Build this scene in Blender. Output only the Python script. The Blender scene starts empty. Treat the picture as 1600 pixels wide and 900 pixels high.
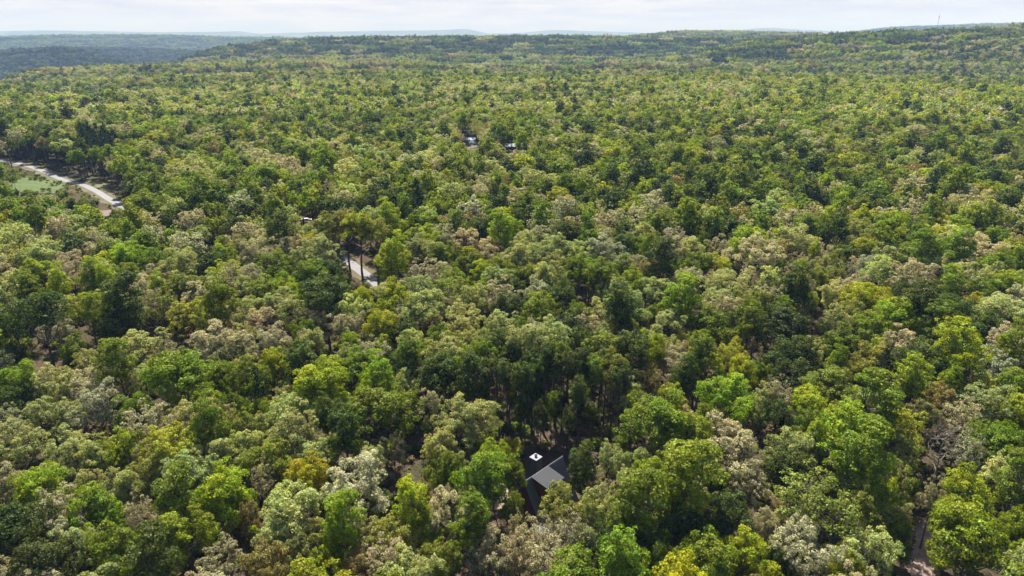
import bpy, math, random
import numpy as np
R = math.radians
SC = bpy.context.scene
COL = SC.collection

# ------------------------------------------------------------------ camera
HC, PITCH, FPX, HZ = 78.0, R(20.2), 1067.0, 57.0
cam_d = bpy.data.cameras.new('camera'); cam_d.sensor_width = 36.0
cam_d.lens = 36.0 * FPX / 1600.0
cam_d.clip_start = 1.0; cam_d.clip_end = 90000.0
cam = bpy.data.objects.new('camera', cam_d); COL.objects.link(cam)
cam.location = (0, 0, HC); cam.rotation_euler = (R(90) - PITCH, 0, 0)
SC.camera = cam

# ------------------------------------------------------------------ world, sun, exposure
SUN_EL, SUN_AZ = R(56), R(-12)          # azimuth from +Y, negative = to the left
world = bpy.data.worlds.new('World'); SC.world = world; world.use_nodes = True
wn, wl = world.node_tree.nodes, world.node_tree.links
wn.clear()
sky = wn.new('ShaderNodeTexSky'); sky.sky_type = 'NISHITA'; sky.sun_disc = False
sky.sun_elevation = SUN_EL; sky.sun_rotation = SUN_AZ; sky.altitude = 300
sky.air_density = 1.0; sky.dust_density = 1.5; sky.ozone_density = 1.0
geo = wn.new('ShaderNodeTexCoord')
mp = wn.new('ShaderNodeMapping'); mp.inputs['Scale'].default_value = (3.0, 3.0, 34.0)
nz = wn.new('ShaderNodeTexNoise'); nz.inputs['Scale'].default_value = 3.4
nz.inputs['Detail'].default_value = 7.0; nz.inputs['Roughness'].default_value = 0.62
rmp = wn.new('ShaderNodeValToRGB')
rmp.color_ramp.elements[0].position = 0.40; rmp.color_ramp.elements[0].color = (0.0, 0.0, 0.0, 1)
rmp.color_ramp.elements[1].position = 0.72; rmp.color_ramp.elements[1].color = (0.7, 0.7, 0.7, 1)
mx = wn.new('ShaderNodeMix'); mx.data_type = 'RGBA'
mx.inputs['B'].default_value = (3.35, 3.25, 4.75, 1)
bg = wn.new('ShaderNodeBackground'); bg.inputs['Strength'].default_value = 0.074
out = wn.new('ShaderNodeOutputWorld')
wl.new(geo.outputs['Generated'], mp.inputs['Vector']); wl.new(mp.outputs['Vector'], nz.inputs['Vector'])
wl.new(nz.outputs['Fac'], rmp.inputs['Fac']); 
# a bank of thin high cloud that thickens towards the horizon
sxyz = wn.new('ShaderNodeSeparateXYZ'); wl.new(geo.outputs['Generated'], sxyz.inputs[0])
bank = wn.new('ShaderNodeMapRange'); bank.inputs['From Min'].default_value = 0.0; bank.inputs['From Max'].default_value = 0.16
bank.inputs['To Min'].default_value = 0.8; bank.inputs['To Max'].default_value = 0.0; wl.new(sxyz.outputs['Z'], bank.inputs['Value'])
lo = wn.new('ShaderNodeMath'); lo.operation = 'MULTIPLY_ADD'; lo.inputs[2].default_value = 0.0; lo.use_clamp = True
pl = wn.new('ShaderNodeMath'); pl.operation = 'ADD'; pl.inputs[1].default_value = 0.85
wl.new(rmp.outputs['Color'], pl.inputs[0]); wl.new(pl.outputs[0], lo.inputs[0]); wl.new(bank.outputs['Result'], lo.inputs[1])
wl.new(lo.outputs[0], mx.inputs['Factor'])
wl.new(sky.outputs['Color'], mx.inputs['A']); wl.new(mx.outputs['Result'], bg.inputs['Color'])
wl.new(bg.outputs['Background'], out.inputs['Surface'])

sun_d = bpy.data.lights.new('sun', 'SUN'); sun_d.energy = 5.0; sun_d.angle = R(0.55)
sun_d.color = (1.0, 0.965, 0.895)
sun = bpy.data.objects.new('sun', sun_d); COL.objects.link(sun)
sun.location = (0, 0, 400)
sun.rotation_euler = (-(R(90) - SUN_EL), 0, -SUN_AZ)
SC.view_settings.view_transform = 'Standard'; SC.view_settings.look = 'None'
SC.view_settings.exposure = 1.32; SC.view_settings.gamma = 1.0
SC.view_settings.use_curve_mapping = False
cy = SC.cycles
cy.max_bounces = 6; cy.diffuse_bounces = 4; cy.glossy_bounces = 1; cy.transmission_bounces = 3
cy.volume_bounces = 1; cy.transparent_max_bounces = 4; cy.caustics_reflective = False; cy.caustics_refractive = False
cy.use_denoising = True
SC.render.engine = 'CYCLES'

# ------------------------------------------------------------------ geometry of the view (where rays meet the land)
CP, SP = math.cos(PITCH), math.sin(PITCH)
def ray(px, py):
    a, b = (px - 800) / FPX, (py - 450) / FPX
    return a, CP - b * SP, -SP - b * CP
def project(x, y, z):
    dz = z - HC
    dep = np.maximum(y * CP - dz * SP, 1e-3)
    return 800 + FPX * x / dep, 450 - FPX * (y * SP + dz * CP) / dep, dep

def vnoise(x, y, s, seed=0.0):
    x = x / s + seed * 1.7; y = y / s - seed * 2.3
    return (np.sin(x * 1.0 + 1.3 * np.sin(y * 0.7 + seed)) + np.sin(y * 1.13 + 1.1 * np.sin(x * 0.83 - seed * 2))
            + 0.6 * np.sin(x * 2.1 + y * 1.7 + seed) + 0.5 * np.sin(2.7 * y - 1.9 * x + 2 * seed)) / 2.6
def sstep(a, b, v):
    t = np.clip((v - a) / (b - a), 0, 1); return t * t * (3 - 2 * t)

# ridges: range of the crest, half width towards the camera and away, crest line as picture column -> row, canopy height there
RIDGES = [
    (2900, 900, 700, [(250, 125), (300, 92), (370, 72), (470, 61), (560, 58), (700, 57), (850, 56), (1000, 58), (1240, 57), (1700, 60)], 18),
    (2150, 850, 500, [(1000, 90), (1150, 62), (1240, 55), (1300, 50), (1400, 48.5), (1480, 46), (1530, 43), (1600, 37.5), (1750, 34)], 18),
    (2250, 330, 240, [(330, 100), (420, 88), (540, 84), (700, 81), (860, 83), (980, 88), (1080, 95)], 18),
    (1290, 260, 150, [(-150, 118), (100, 112), (260, 107), (520, 104), (760, 108), (1000, 103), (1300, 106), (1700, 101)], 18),
    (1680, 210, 150, [(300, 99), (480, 95), (640, 93), (820, 97), (960, 92), (1180, 95), (1400, 89), (1700, 86)], 18),
    (4300, 900, 900, [(850, 75), (980, 55), (1040, 50), (1120, 50), (1250, 53), (1400, 62)], 18),
    (1750, 420, 350, [(-200, 135), (10, 122), (60, 104), (110, 95), (300, 93), (450, 90), (620, 96)], 16),
    (3600, 700, 500, [(-200, 84), (0, 79), (90, 72), (150, 70), (200, 78), (250, 92), (330, 110)], 16),
    (4700, 900, 700, [(-50, 76), (140, 70), (250, 71), (330, 76), (420, 80)], 16),
    (7400, 1600, 1500, [(-300, 58), (0, 57), (120, 55), (240, 54), (360, 56), (480, 58.5), (600, 63)], 30),
    (9000, 2000, 1500, [(1250, 56), (1340, 46), (1450, 43), (1540, 41.5), (1600, 41), (1900, 42)], 26),
    (21000, 3500, 3000, [(-300, 52), (0, 52.5), (60, 50.5), (130, 49.5), (300, 51.5), (380, 50.5), (405, 49.5), (440, 54), (470, 53), (520, 50.5),
                         (640, 48.5), (735, 47.5), (765, 54), (790, 53), (860, 48), (900, 49), (990, 51.5), (1060, 53), (1175, 47), (1220, 49), (1400, 53), (1900, 53)], 0),
]
def terrain(x, y):
    x = np.asarray(x, float); y = np.asarray(y, float)
    r = np.hypot(x, y) + 1e-6
    fwd = np.maximum(y, 0.05 * r)
    px = np.clip(800 + FPX * x / fwd * 0.985, -2500, 4000)
    near = 2.0 * vnoise(x, y, 60, 1) * sstep(30, 200, r) + 5.0 * vnoise(x, y, 190, 2) * sstep(150, 600, r) + 13.0 * vnoise(x, y, 330, 5) * sstep(450, 1300, r)
    edge = np.interp(px, [-200, 0, 150, 400, 700, 1700], [1150, 1250, 1500, 1900, 2600, 3000])
    near = near - 17 * sstep(950, 1350, r)
    base = near - 150 * sstep(edge - 100, edge + 700, r)
    base = base - 250 * sstep(8000, 16000, r)
    h = base
    for r0, wf, wb, tab, can in RIDGES:
        xs, ys = zip(*tab)
        crest = HC + r0 * (HZ - np.interp(px, xs, ys)) / FPX - can
        crest = crest + (vnoise(x, y, r0 * 0.05, 3) * 1.2 + vnoise(x, y, r0 * .016, 6) * .7) * r0 / 2600 * (1 if r0 < 9000 else .35)
        side = np.where((px < xs[0] - 60) | (px > xs[-1] + 60), 1.0, 0.0)
        d = (r - r0)
        t = np.where(d < 0, -d / wf, d / wb)
        prof = np.exp(-(t ** 2) * 1.6) - 1.0
        drop = crest + prof * (150 + np.maximum(crest, 0)) - 800 * side
        drop = drop + np.where(prof < -0.05, vnoise(x, y, r0 * 0.06, 4) * r0 * 0.0035, 0)
        # smooth maximum
        k = 12.0
        m = np.maximum(h, drop)
        h = m + np.log(np.exp((h - m) / k) + np.exp((drop - m) / k)) * k * np.where(m > -120, 1, 0) * 0.35
    return h
def ground_hit(px, py, up=0.0):
    """the point on the land (plus up) that a picture position looks at"""
    a, b, c = ray(px, py)
    z = 0.0
    for _ in range(12):
        t = (z + up - HC) / c
        z = float(terrain(a * t, b * t))
    return a * t, b * t, z

# ------------------------------------------------------------------ materials
def mat(name):
    m = bpy.data.materials.new(name); m.use_nodes = True
    nt = m.node_tree; nt.nodes.clear()
    o = nt.nodes.new('ShaderNodeOutputMaterial')
    return m, nt, nt.nodes, nt.links, o
def simple(name, col, rough=0.7, metal=0.0, noise=0.15, scale=3.0, stretch=(1, 1, 1), spec=0.3):
    m, nt, N, L, o = mat(name)
    p = N.new('ShaderNodeBsdfPrincipled'); p.inputs['Roughness'].default_value = rough
    p.inputs['Metallic'].default_value = metal; p.inputs['Specular IOR Level'].default_value = spec
    tc = N.new('ShaderNodeTexCoord'); mpn = N.new('ShaderNodeMapping'); mpn.inputs['Scale'].default_value = stretch
    n = N.new('ShaderNodeTexNoise'); n.inputs['Scale'].default_value = scale; n.inputs['Detail'].default_value = 5
    mr = N.new('ShaderNodeMapRange'); mr.inputs['To Min'].default_value = 1 - noise * 2; mr.inputs['To Max'].default_value = 1 + noise * 2
    vm = N.new('ShaderNodeVectorMath'); vm.operation = 'SCALE'; vm.inputs[0].default_value = col
    L.new(tc.outputs['Object'], mpn.inputs['Vector']); L.new(mpn.outputs['Vector'], n.inputs['Vector'])
    L.new(n.outputs['Fac'], mr.inputs['Value']); L.new(mr.outputs['Result'], vm.inputs['Scale'])
    L.new(vm.outputs['Vector'], p.inputs['Base Color']); L.new(p.outputs['BSDF'], o.inputs['Surface'])
    return m
def leaf_material():
    m, nt, N, L, o = mat('leaves')
    at = N.new('ShaderNodeAttribute'); at.attribute_type = 'INSTANCER'; at.attribute_name = 'tint'
    va = N.new('ShaderNodeAttribute'); va.attribute_type = 'GEOMETRY'; va.attribute_name = 'vary'   # x: brightness, y: hue, z: catkin share
    sp = N.new('ShaderNodeSeparateXYZ'); L.new(va.outputs['Vector'], sp.inputs[0])
    tip = N.new('ShaderNodeVectorMath'); tip.operation = 'MULTIPLY_ADD'
    tip.inputs[1].default_value = (1.25, 1.2, 1.3); tip.inputs[2].default_value = (0.10, 0.105, 0.055)
    L.new(at.outputs['Color'], tip.inputs[0])
    m1 = N.new('ShaderNodeMix'); m1.data_type = 'RGBA'
    L.new(sp.outputs['Z'], m1.inputs['Factor']); L.new(at.outputs['Color'], m1.inputs['A']); L.new(tip.outputs['Vector'], m1.inputs['B'])
    hs = N.new('ShaderNodeHueSaturation'); hs.inputs['Saturation'].default_value = 1.12
    mh = N.new('ShaderNodeMapRange'); mh.inputs['To Min'].default_value = 0.482; mh.inputs['To Max'].default_value = 0.518
    mv = N.new('ShaderNodeMapRange'); mv.inputs['To Min'].default_value = 0.62; mv.inputs['To Max'].default_value = 1.38
    L.new(sp.outputs['Y'], mh.inputs['Value']); L.new(sp.outputs['X'], mv.inputs['Value'])
    L.new(mh.outputs['Result'], hs.inputs['Hue']); L.new(mv.outputs['Result'], hs.inputs['Value']); L.new(m1.outputs['Result'], hs.inputs['Color'])
    d = N.new('ShaderNodeBsdfDiffuse'); t = N.new('ShaderNodeBsdfTranslucent'); g = N.new('ShaderNodeBsdfGlossy')
    g.inputs['Roughness'].default_value = 0.55; g.inputs['Color'].default_value = (0.9, 0.95, 0.9, 1)
    tt = N.new('ShaderNodeVectorMath'); tt.operation = 'MULTIPLY'; tt.inputs[1].default_value = (1.2, 1.15, 0.5)
    L.new(hs.outputs['Color'], tt.inputs[0]); L.new(tt.outputs['Vector'], t.inputs['Color'])
    L.new(hs.outputs['Color'], d.inputs['Color'])
    a = N.new('ShaderNodeMixShader'); a.inputs[0].default_value = 0.40
    L.new(d.outputs[0], a.inputs[1]); L.new(t.outputs[0], a.inputs[2])
    b = N.new('ShaderNodeMixShader'); b.inputs[0].default_value = 0.012
    L.new(a.outputs[0], b.inputs[1]); L.new(g.outputs[0], b.inputs[2]); L.new(b.outputs[0], o.inputs['Surface'])
    return m
M_LEAF = leaf_material()
M_BARK = simple('bark', (0.085, 0.068, 0.052), 0.9, noise=0.3, scale=2.0, stretch=(3, 3, 0.6))
M_BARK_PALE = simple('pale_bark', (0.26, 0.22, 0.18), 0.9, noise=0.25, scale=2.0, stretch=(3, 3, 0.6))

def ground_material():
    m, nt, N, L, o = mat('forest_floor')
    tc = N.new('ShaderNodeTexCoord'); g = N.new('ShaderNodeNewGeometry')
    n1 = N.new('ShaderNodeTexNoise'); n1.inputs['Scale'].default_value = 0.09; n1.inputs['Detail'].default_value = 8; n1.inputs['Roughness'].default_value = 0.7
    n2 = N.new('ShaderNodeTexNoise'); n2.inputs['Scale'].default_value = 2.2; n2.inputs['Detail'].default_value = 6; n2.inputs['Roughness'].default_value = 0.75
    n3 = N.new('ShaderNodeTexNoise'); n3.inputs['Scale'].default_value = 0.0035; n3.inputs['Detail'].default_value = 6
    for n in (n1, n2, n3): L.new(tc.outputs['Object'], n.inputs['Vector'])
    r1 = N.new('ShaderNodeValToRGB'); e = r1.color_ramp.elements
    e[0].position = 0.40; e[0].color = (0.075, 0.050, 0.036, 1); e[1].position = 0.66; e[1].color = (0.034, 0.038, 0.016, 1)
    L.new(n1.outputs['Fac'], r1.inputs['Fac'])
    mr = N.new('ShaderNodeMapRange'); mr.inputs['From Min'].default_value = .3; mr.inputs['From Max'].default_value = .7
    mr.inputs['To Min'].default_value = 0.3; mr.inputs['To Max'].default_value = 2.0
    L.new(n2.outputs['Fac'], mr.inputs['Value'])
    sc = N.new('ShaderNodeVectorMath'); sc.operation = 'SCALE'
    L.new(r1.outputs['Color'], sc.inputs[0]); L.new(mr.outputs['Result'], sc.inputs['Scale'])
    # land beyond the modelled woods is wooded all over: canopy colours
    r3 = N.new('ShaderNodeValToRGB'); e = r3.color_ramp.elements
    e[0].position = 0.38; e[0].color = (0.035, 0.055, 0.025, 1); e[1].position = 0.62; e[1].color = (0.10, 0.11, 0.05, 1)
    L.new(n3.outputs['Fac'], r3.inputs['Fac'])
    ln = N.new('ShaderNodeVectorMath'); ln.operation = 'LENGTH'; L.new(tc.outputs['Object'], ln.inputs[0])
    mf = N.new('ShaderNodeMapRange'); mf.inputs['From Min'].default_value = 300; mf.inputs['From Max'].default_value = 900
    L.new(ln.outputs['Value'], mf.inputs['Value'])
    mm = N.new('ShaderNodeMix'); mm.data_type = 'RGBA'
    L.new(mf.outputs['Result'], mm.inputs['Factor']); L.new(sc.outputs['Vector'], mm.inputs['A']); L.new(r3.outputs['Color'], mm.inputs['B'])
    p = N.new('ShaderNodeBsdfDiffuse'); L.new(mm.outputs['Result'], p.inputs['Color'])
    bp = N.new('ShaderNodeBump'); bp.inputs['Strength'].default_value = 0.8; bp.inputs['Distance'].default_value = 0.25
    L.new(n2.outputs['Fac'], bp.inputs['Height']); L.new(bp.outputs['Normal'], p.inputs['Normal'])
    L.new(p.outputs[0], o.inputs['Surface'])
    return m
M_GROUND = ground_material()

# ------------------------------------------------------------------ mesh helpers
def mesh_np(name, verts, faces, mats, fmat=None, smooth=False):
    """faces: list of (n,k) index arrays"""
    me = bpy.data.meshes.new(name)
    V = np.asarray(verts, np.float32)
    me.vertices.add(len(V)); me.vertices.foreach_set('co', V.ravel())
    loops = np.concatenate([f.ravel() for f in faces]).astype(np.int32)
    sizes = np.concatenate([np.full(len(f), f.shape[1]) for f in faces])
    starts = np.concatenate([[0], np.cumsum(sizes)[:-1]]).astype(np.int32)
    me.loops.add(len(loops)); me.loops.foreach_set('vertex_index', loops)
    me.polygons.add(len(sizes)); me.polygons.foreach_set('loop_start', starts)
    for m in mats: me.materials.append(m)
    if fmat is not None: me.polygons.foreach_set('material_index', np.asarray(fmat, np.int32))
    if smooth: me.polygons.foreach_set('use_smooth', np.ones(len(sizes), bool))
    me.update(calc_edges=True)
    return me
class MB:
    def __init__(s): s.v = []; s.f = []
    def box(s, x0, x1, y0, y1, z0, z1):
        n = len(s.v)
        s.v += [(x0, y0, z0), (x1, y0, z0), (x1, y1, z0), (x0, y1, z0), (x0, y0, z1), (x1, y0, z1), (x1, y1, z1), (x0, y1, z1)]
        s.f += [tuple(n + i for i in q) for q in ((3, 2, 1, 0), (4, 5, 6, 7), (0, 1, 5, 4), (1, 2, 6, 5), (2, 3, 7, 6), (3, 0, 4, 7))]
        return s
    def poly(s, pts):
        n = len(s.v); s.v += [tuple(p) for p in pts]; s.f.append(tuple(range(n, n + len(pts)))); return s
    def slab(s, pts, t):
        """a plate of thickness t under the (planar) outline pts"""
        P = [np.array(p, float) for p in pts]
        nrm = np.cross(P[1] - P[0], P[2] - P[0]); nrm /= np.linalg.norm(nrm)
        n = len(s.v); k = len(P)
        s.v += [tuple(p) for p in P] + [tuple(p - nrm * t) for p in P]
        s.f.append(tuple(range(n, n + k))); s.f.append(tuple(range(n + 2 * k - 1, n + k - 1, -1)))
        for i in range(k):
            j = (i + 1) % k; s.f.append((n + i, n + k + i, n + k + j, n + j))
        return s
    def tube(s, a, b, ra, rb, k=8):
        a = np.array(a, float); b = np.array(b, float); d = b - a; d /= np.linalg.norm(d)
        u = np.cross(d, (0, 0, 1) if abs(d[2]) < .9 else (1, 0, 0)); u /= np.linalg.norm(u); w = np.cross(d, u)
        n = len(s.v)
        for c, r in ((a, ra), (b, rb)):
            for i in range(k):
                t = 2 * math.pi * i / k; s.v.append(tuple(c + r * (u * math.cos(t) + w * math.sin(t))))
        for i in range(k):
            j = (i + 1) % k; s.f.append((n + i, n + j, n + k + j, n + k + i))
        s.f.append(tuple(range(n + k - 1, n - 1, -1))); s.f.append(tuple(range(n + k, n + 2 * k)))
        return s
    def build(s, name, m, parent=None, smooth=False):
        me = bpy.data.meshes.new(name); me.from_pydata(s.v, [], s.f); me.materials.append(m)
        if smooth: me.polygons.foreach_set('use_smooth', [True] * len(me.polygons))
        me.update()
        o = bpy.data.objects.new(name, me); COL.objects.link(o)
        if parent: o.parent = parent
        return o
def tag(o, label=None, cat=None, group=None, kind=None):
    if label: o['label'] = label
    if cat: o['category'] = cat
    if group: o['group'] = group
    if kind: o['kind'] = kind
    return o
def empty(name, loc, rz=0.0):
    o = bpy.data.objects.new(name, None); COL.objects.link(o)
    o.location = loc; o.rotation_euler = (0, 0, rz); o.empty_display_size = 0.5
    return o

# ------------------------------------------------------------------ terrain sheet
az = np.concatenate([np.arange(-180, -60, 6), np.arange(-60, 60, 0.3), np.arange(60, 180, 6)])
azr = np.radians(az)
rr = np.concatenate([[1.0], np.geomspace(12, 900, 90), np.geomspace(925, 6500, 190), np.geomspace(6600, 60000, 130)])
AA, RR = np.meshgrid(azr, rr)
X, Y = np.sin(AA) * RR, np.cos(AA) * RR
Z = terrain(X, Y)
V = np.stack([X, Y, Z], -1).reshape(-1, 3)
na, nr = len(az), len(rr)
I, J = np.meshgrid(np.arange(nr - 1), np.arange(na), indexing='ij')
Jn = (J + 1) % na
F = np.stack([I * na + J, (I + 1) * na + J, (I + 1) * na + Jn, I * na + Jn], -1).reshape(-1, 4)[:, ::-1]
V = np.vstack([V, [[0, 0, float(terrain(0, 0))]]])
C = np.stack([np.full(na, len(V) - 1), np.arange(na), (np.arange(na) + 1) % na], -1)[:, ::-1]
me = mesh_np('ground', V, [F, C], [M_GROUND], smooth=True)
g = bpy.data.objects.new('ground', me); COL.objects.link(g)
tag(g, 'brown leaf covered forest floor rolling away to wooded hills', kind='structure')

# ------------------------------------------------------------------ lane, clearings
def smooth_line(pts, n=10):
    P = np.array(pts, float); out = []
    for i in range(len(P) - 1):
        p0, p1, p2, p3 = P[max(i - 1, 0)], P[i], P[i + 1], P[min(i + 2, len(P) - 1)]
        for k in range(n):
            t = k / n
            out.append(0.5 * (2 * p1 + (p2 - p0) * t + (2 * p0 - 5 * p1 + 4 * p2 - p3) * t * t + (3 * p1 - p0 - 3 * p2 + p3) * t ** 3))
    out.append(P[-1]); return np.array(out)
def drape(name, outline_xy, m, lift, step=2.0):
    """a sheet over the land inside an outline, cut on a fine grid"""
    P = np.array(outline_xy); lo, hi = P.min(0) - step, P.max(0) + step
    xs, ys = np.arange(lo[0], hi[0], step), np.arange(lo[1], hi[1], step)
    GX, GY = np.meshgrid(xs, ys)
    ins = inside(GX, GY, P)
    cell = ins[:-1, :-1] & ins[1:, :-1] & ins[:-1, 1:] & ins[1:, 1:]
    n = GX.shape[1]; ii, jj = np.nonzero(cell)
    a = ii * n + jj
    F = np.stack([a, a + 1, a + n + 1, a + n], -1)
    V = np.stack([GX, GY, terrain(GX, GY) + lift], -1).reshape(-1, 3)
    me = mesh_np(name, V, [F], [m], smooth=True)
    o = bpy.data.objects.new(name, me); COL.objects.link(o); return o
def inside(x, y, P):
    c = np.zeros(np.shape(x), bool); j = len(P) - 1
    for i in range(len(P)):
        xi, yi, xj, yj = P[i][0], P[i][1], P[j][0], P[j][1]
        cond = ((yi > y) != (yj > y)) & (x < (xj - xi) * (y - yi) / (yj - yi + 1e-12) + xi)
        c ^= cond; j = i
    return c
M_ROAD = simple('pale_gravel', (0.20, 0.195, 0.195), 0.95, noise=0.12, scale=0.6)
M_VERGE = simple('verge_soil', (0.095, 0.08, 0.04), 0.95, noise=0.3, scale=0.12)
M_GRASS = simple('meadow', (0.070, 0.098, 0.024), 0.95, noise=0.45, scale=0.6)
M_DRIVE = simple('sandy_drive', (0.26, 0.21, 0.13), 0.95, noise=0.2, scale=0.8)
M_YARD = simple('gravel_yard', (0.10, 0.088, 0.07), 0.95, noise=0.2, scale=0.3)
def ribbon(name, line, w, m, lift, wob=0.0):
    P = smooth_line(line, 14)
    T = np.gradient(P, axis=0); T /= np.linalg.norm(T, axis=1)[:, None]
    Nn = np.stack([-T[:, 1], T[:, 0]], -1)
    cols = []
    for q in np.linspace(-1, 1, 7):
        ww = w / 2 * q * (1 + wob * np.sin(np.arange(len(P)) * 0.9 + q * 3))
        c = P + Nn * ww[:, None] if np.ndim(ww) else P + Nn * ww
        cols.append(np.column_stack([c, terrain(c[:, 0], c[:, 1]) + lift - 0.05 * abs(q)]))
    V = np.stack(cols, 1).reshape(-1, 3)
    n = len(P); a = (np.arange(n - 1)[:, None] * 7 + np.arange(6)).ravel()
    F = np.stack([a, a + 1, a + 8, a + 7], -1)[:, ::-1]
    me = mesh_np(name, V, [F], [m], smooth=True)
    o = bpy.data.objects.new(name, me); COL.objects.link(o)
    return o, P
road_px = [(-70, 238), (-20, 247), (20, 254), (60, 265), (100, 282), (128, 289), (150, 299), (178, 316), (215, 334), (290, 352), (400, 350), (470, 362), (530, 400), (558, 420), (590, 445), (640, 490)]
lane_xy = [ground_hit(*p)[:2] for p in road_px]
o, LANE = ribbon('gravel_lane', lane_xy, 3.8, M_ROAD, 0.25)
tag(o, 'pale gravel lane winding through the woods', kind='structure')
o, _ = ribbon('lane_verge', lane_xy[:11], 10.0, M_VERGE, 0.13, 0.15)
tag(o, 'brown and grassy verge beside the gravel lane', kind='structure')
o, _ = ribbon('litter_verge', lane_xy[10:], 8.0, M_VERGE, 0.13, 0.15)
tag(o, 'leaf strewn verge at the bend of the lane', kind='structure')
def px_poly(pts): return [ground_hit(*p)[:2] for p in pts]
FIELD_PX = [(22, 278), (38, 275), (62, 279), (80, 279), (98, 284), (108, 290), (96, 296), (88, 303), (60, 302), (40, 309), (14, 305), (0, 311), (-40, 305), (-40, 282)]
o = drape('meadow', px_poly(FIELD_PX), M_GRASS, 0.18, 1.0); tag(o, 'small green meadow beside the gravel lane', kind='structure')
BANK_PX = [(118, 281), (150, 275), (172, 288), (182, 304), (176, 312), (150, 295)]
o = drape('grassy_bank', px_poly(BANK_PX), simple('bank_grass', (0.12, 0.105, 0.045), 0.95, noise=.3, scale=.15), 0.21)
tag(o, 'tan grassy bank on the far side of the lane', kind='structure')
o = drape('farm_yard', px_poly([(704, 226), (724, 221), (830, 231), (850, 240), (815, 246), (740, 236), (706, 233)]), M_YARD, 0.15)
tag(o, 'pale gravel yard around the farm sheds', kind='structure')
o = drape('sun_painted_litter', px_poly([(1425, 812), (1452, 806), (1464, 850), (1474, 900), (1440, 915), (1412, 890), (1426, 845)]), simple('sun_painted_leaves', (0.24, 0.17, 0.135), 0.95, noise=.35, scale=1.6), 0.05, 0.5)  # litter painted brighter than the floor to stand in for sunlight here
tag(o, 'opening of dry pinkish leaf litter between the trees, coloured brighter as if sunlit', kind='structure')
o = drape('sandy_drive', px_poly([(768, 748), (792, 752), (800, 778), (790, 800), (764, 800), (756, 776)]), M_DRIVE, 0.06, 0.5)
tag(o, 'sunlit sandy drive beside the cabin', kind='structure')

# picture areas that stay open: (x, y, rx, ry) of bare ground or buildings; up = height at which they are seen
OPEN = [(x, y, 9, 5, 0) for x, y in road_px[:8]] + [(40, 259, 14, 5, 0), (80, 273, 14, 6, 0), (115, 286, 12, 6, 0), (140, 293, 12, 7, 0), (165, 307, 10, 6, 0)]
OPEN += [(50, 291, 22, 9, 0), (80, 289, 20, 8, 0), (158, 288, 13, 7, 0), (168, 298, 8, 6, 0), (100, 276, 22, 4, 0)]
OPEN += [(543, 406, 7, 5, 0), (556, 417, 8, 5, 0), (568, 426, 6, 4, 0), (566, 400, 10, 4, 0)]
OPEN += [(850, 748, 28, 16, 3), (872, 730, 18, 16, 5), (838, 722, 12, 14, 6), (835, 770, 17, 20, 3), (862, 758, 18, 12, 4), (905, 713, 20, 7, 1), (925, 713, 14, 8, 1)]
OPEN += [(x, y, 15, 9, -0.5) for x, y in [(830, 650), (860, 655), (890, 655), (920, 665), (850, 680), (880, 690), (915, 690)]]
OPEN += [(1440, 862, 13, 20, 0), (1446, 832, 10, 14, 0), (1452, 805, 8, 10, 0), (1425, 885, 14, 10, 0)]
OPEN += [(733, 219, 8, 3, 2), (798, 229, 4, 2, 2), (738, 225, 6, 2, 0)]
OPEN += [(165, 333, 3, 3, 3), (480, 343, 5, 4, 1), (784, 764, 6, 8, 0), (776, 783, 6, 8, 0)]
OPEN += [(80, 572, 22, 16, 0), (140, 525, 8, 12, 0), (225, 520, 14, 9, 0), (660, 735, 14, 22, 0), (625, 765, 13, 14, 0), (690, 655, 10, 12, 0), (1065, 455, 10, 8, 0), (905, 458, 6, 8, 0), (1470, 720, 14, 20, 0), (1280, 512, 10, 14, 0)]
OPEN += [(846, 836, 7, 5, 2.4)]
OP = np.array(OPEN, float)
OP_dist = np.array([ground_hit(x, y, up)[1] for x, y, _, _, up in OPEN])

# ------------------------------------------------------------------ trees
def norm(v): return v / (np.linalg.norm(v, axis=-1, keepdims=True) + 1e-9)
def tube_np(path, rad, k=5):
    P = np.asarray(path, float); n = len(P)
    T = norm(np.gradient(P, axis=0))
    ref = np.where(np.abs(T[:, 2:3]) < 0.9, np.array([[0, 0, 1.0]]), np.array([[1.0, 0, 0]]))
    U = norm(np.cross(T, ref)); W = np.cross(T, U)
    th = np.arange(k) * 2 * np.pi / k
    ring = P[:, None] + np.asarray(rad)[:, None, None] * (U[:, None] * np.cos(th)[None, :, None] + W[:, None] * np.sin(th)[None, :, None])
    i, j = np.meshgrid(np.arange(n - 1), np.arange(k), indexing='ij'); jn = (j + 1) % k
    F = np.stack([i * k + j, i * k + jn, (i + 1) * k + jn, (i + 1) * k + j], -1).reshape(-1, 4)
    return ring.reshape(-1, 3), F

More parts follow.
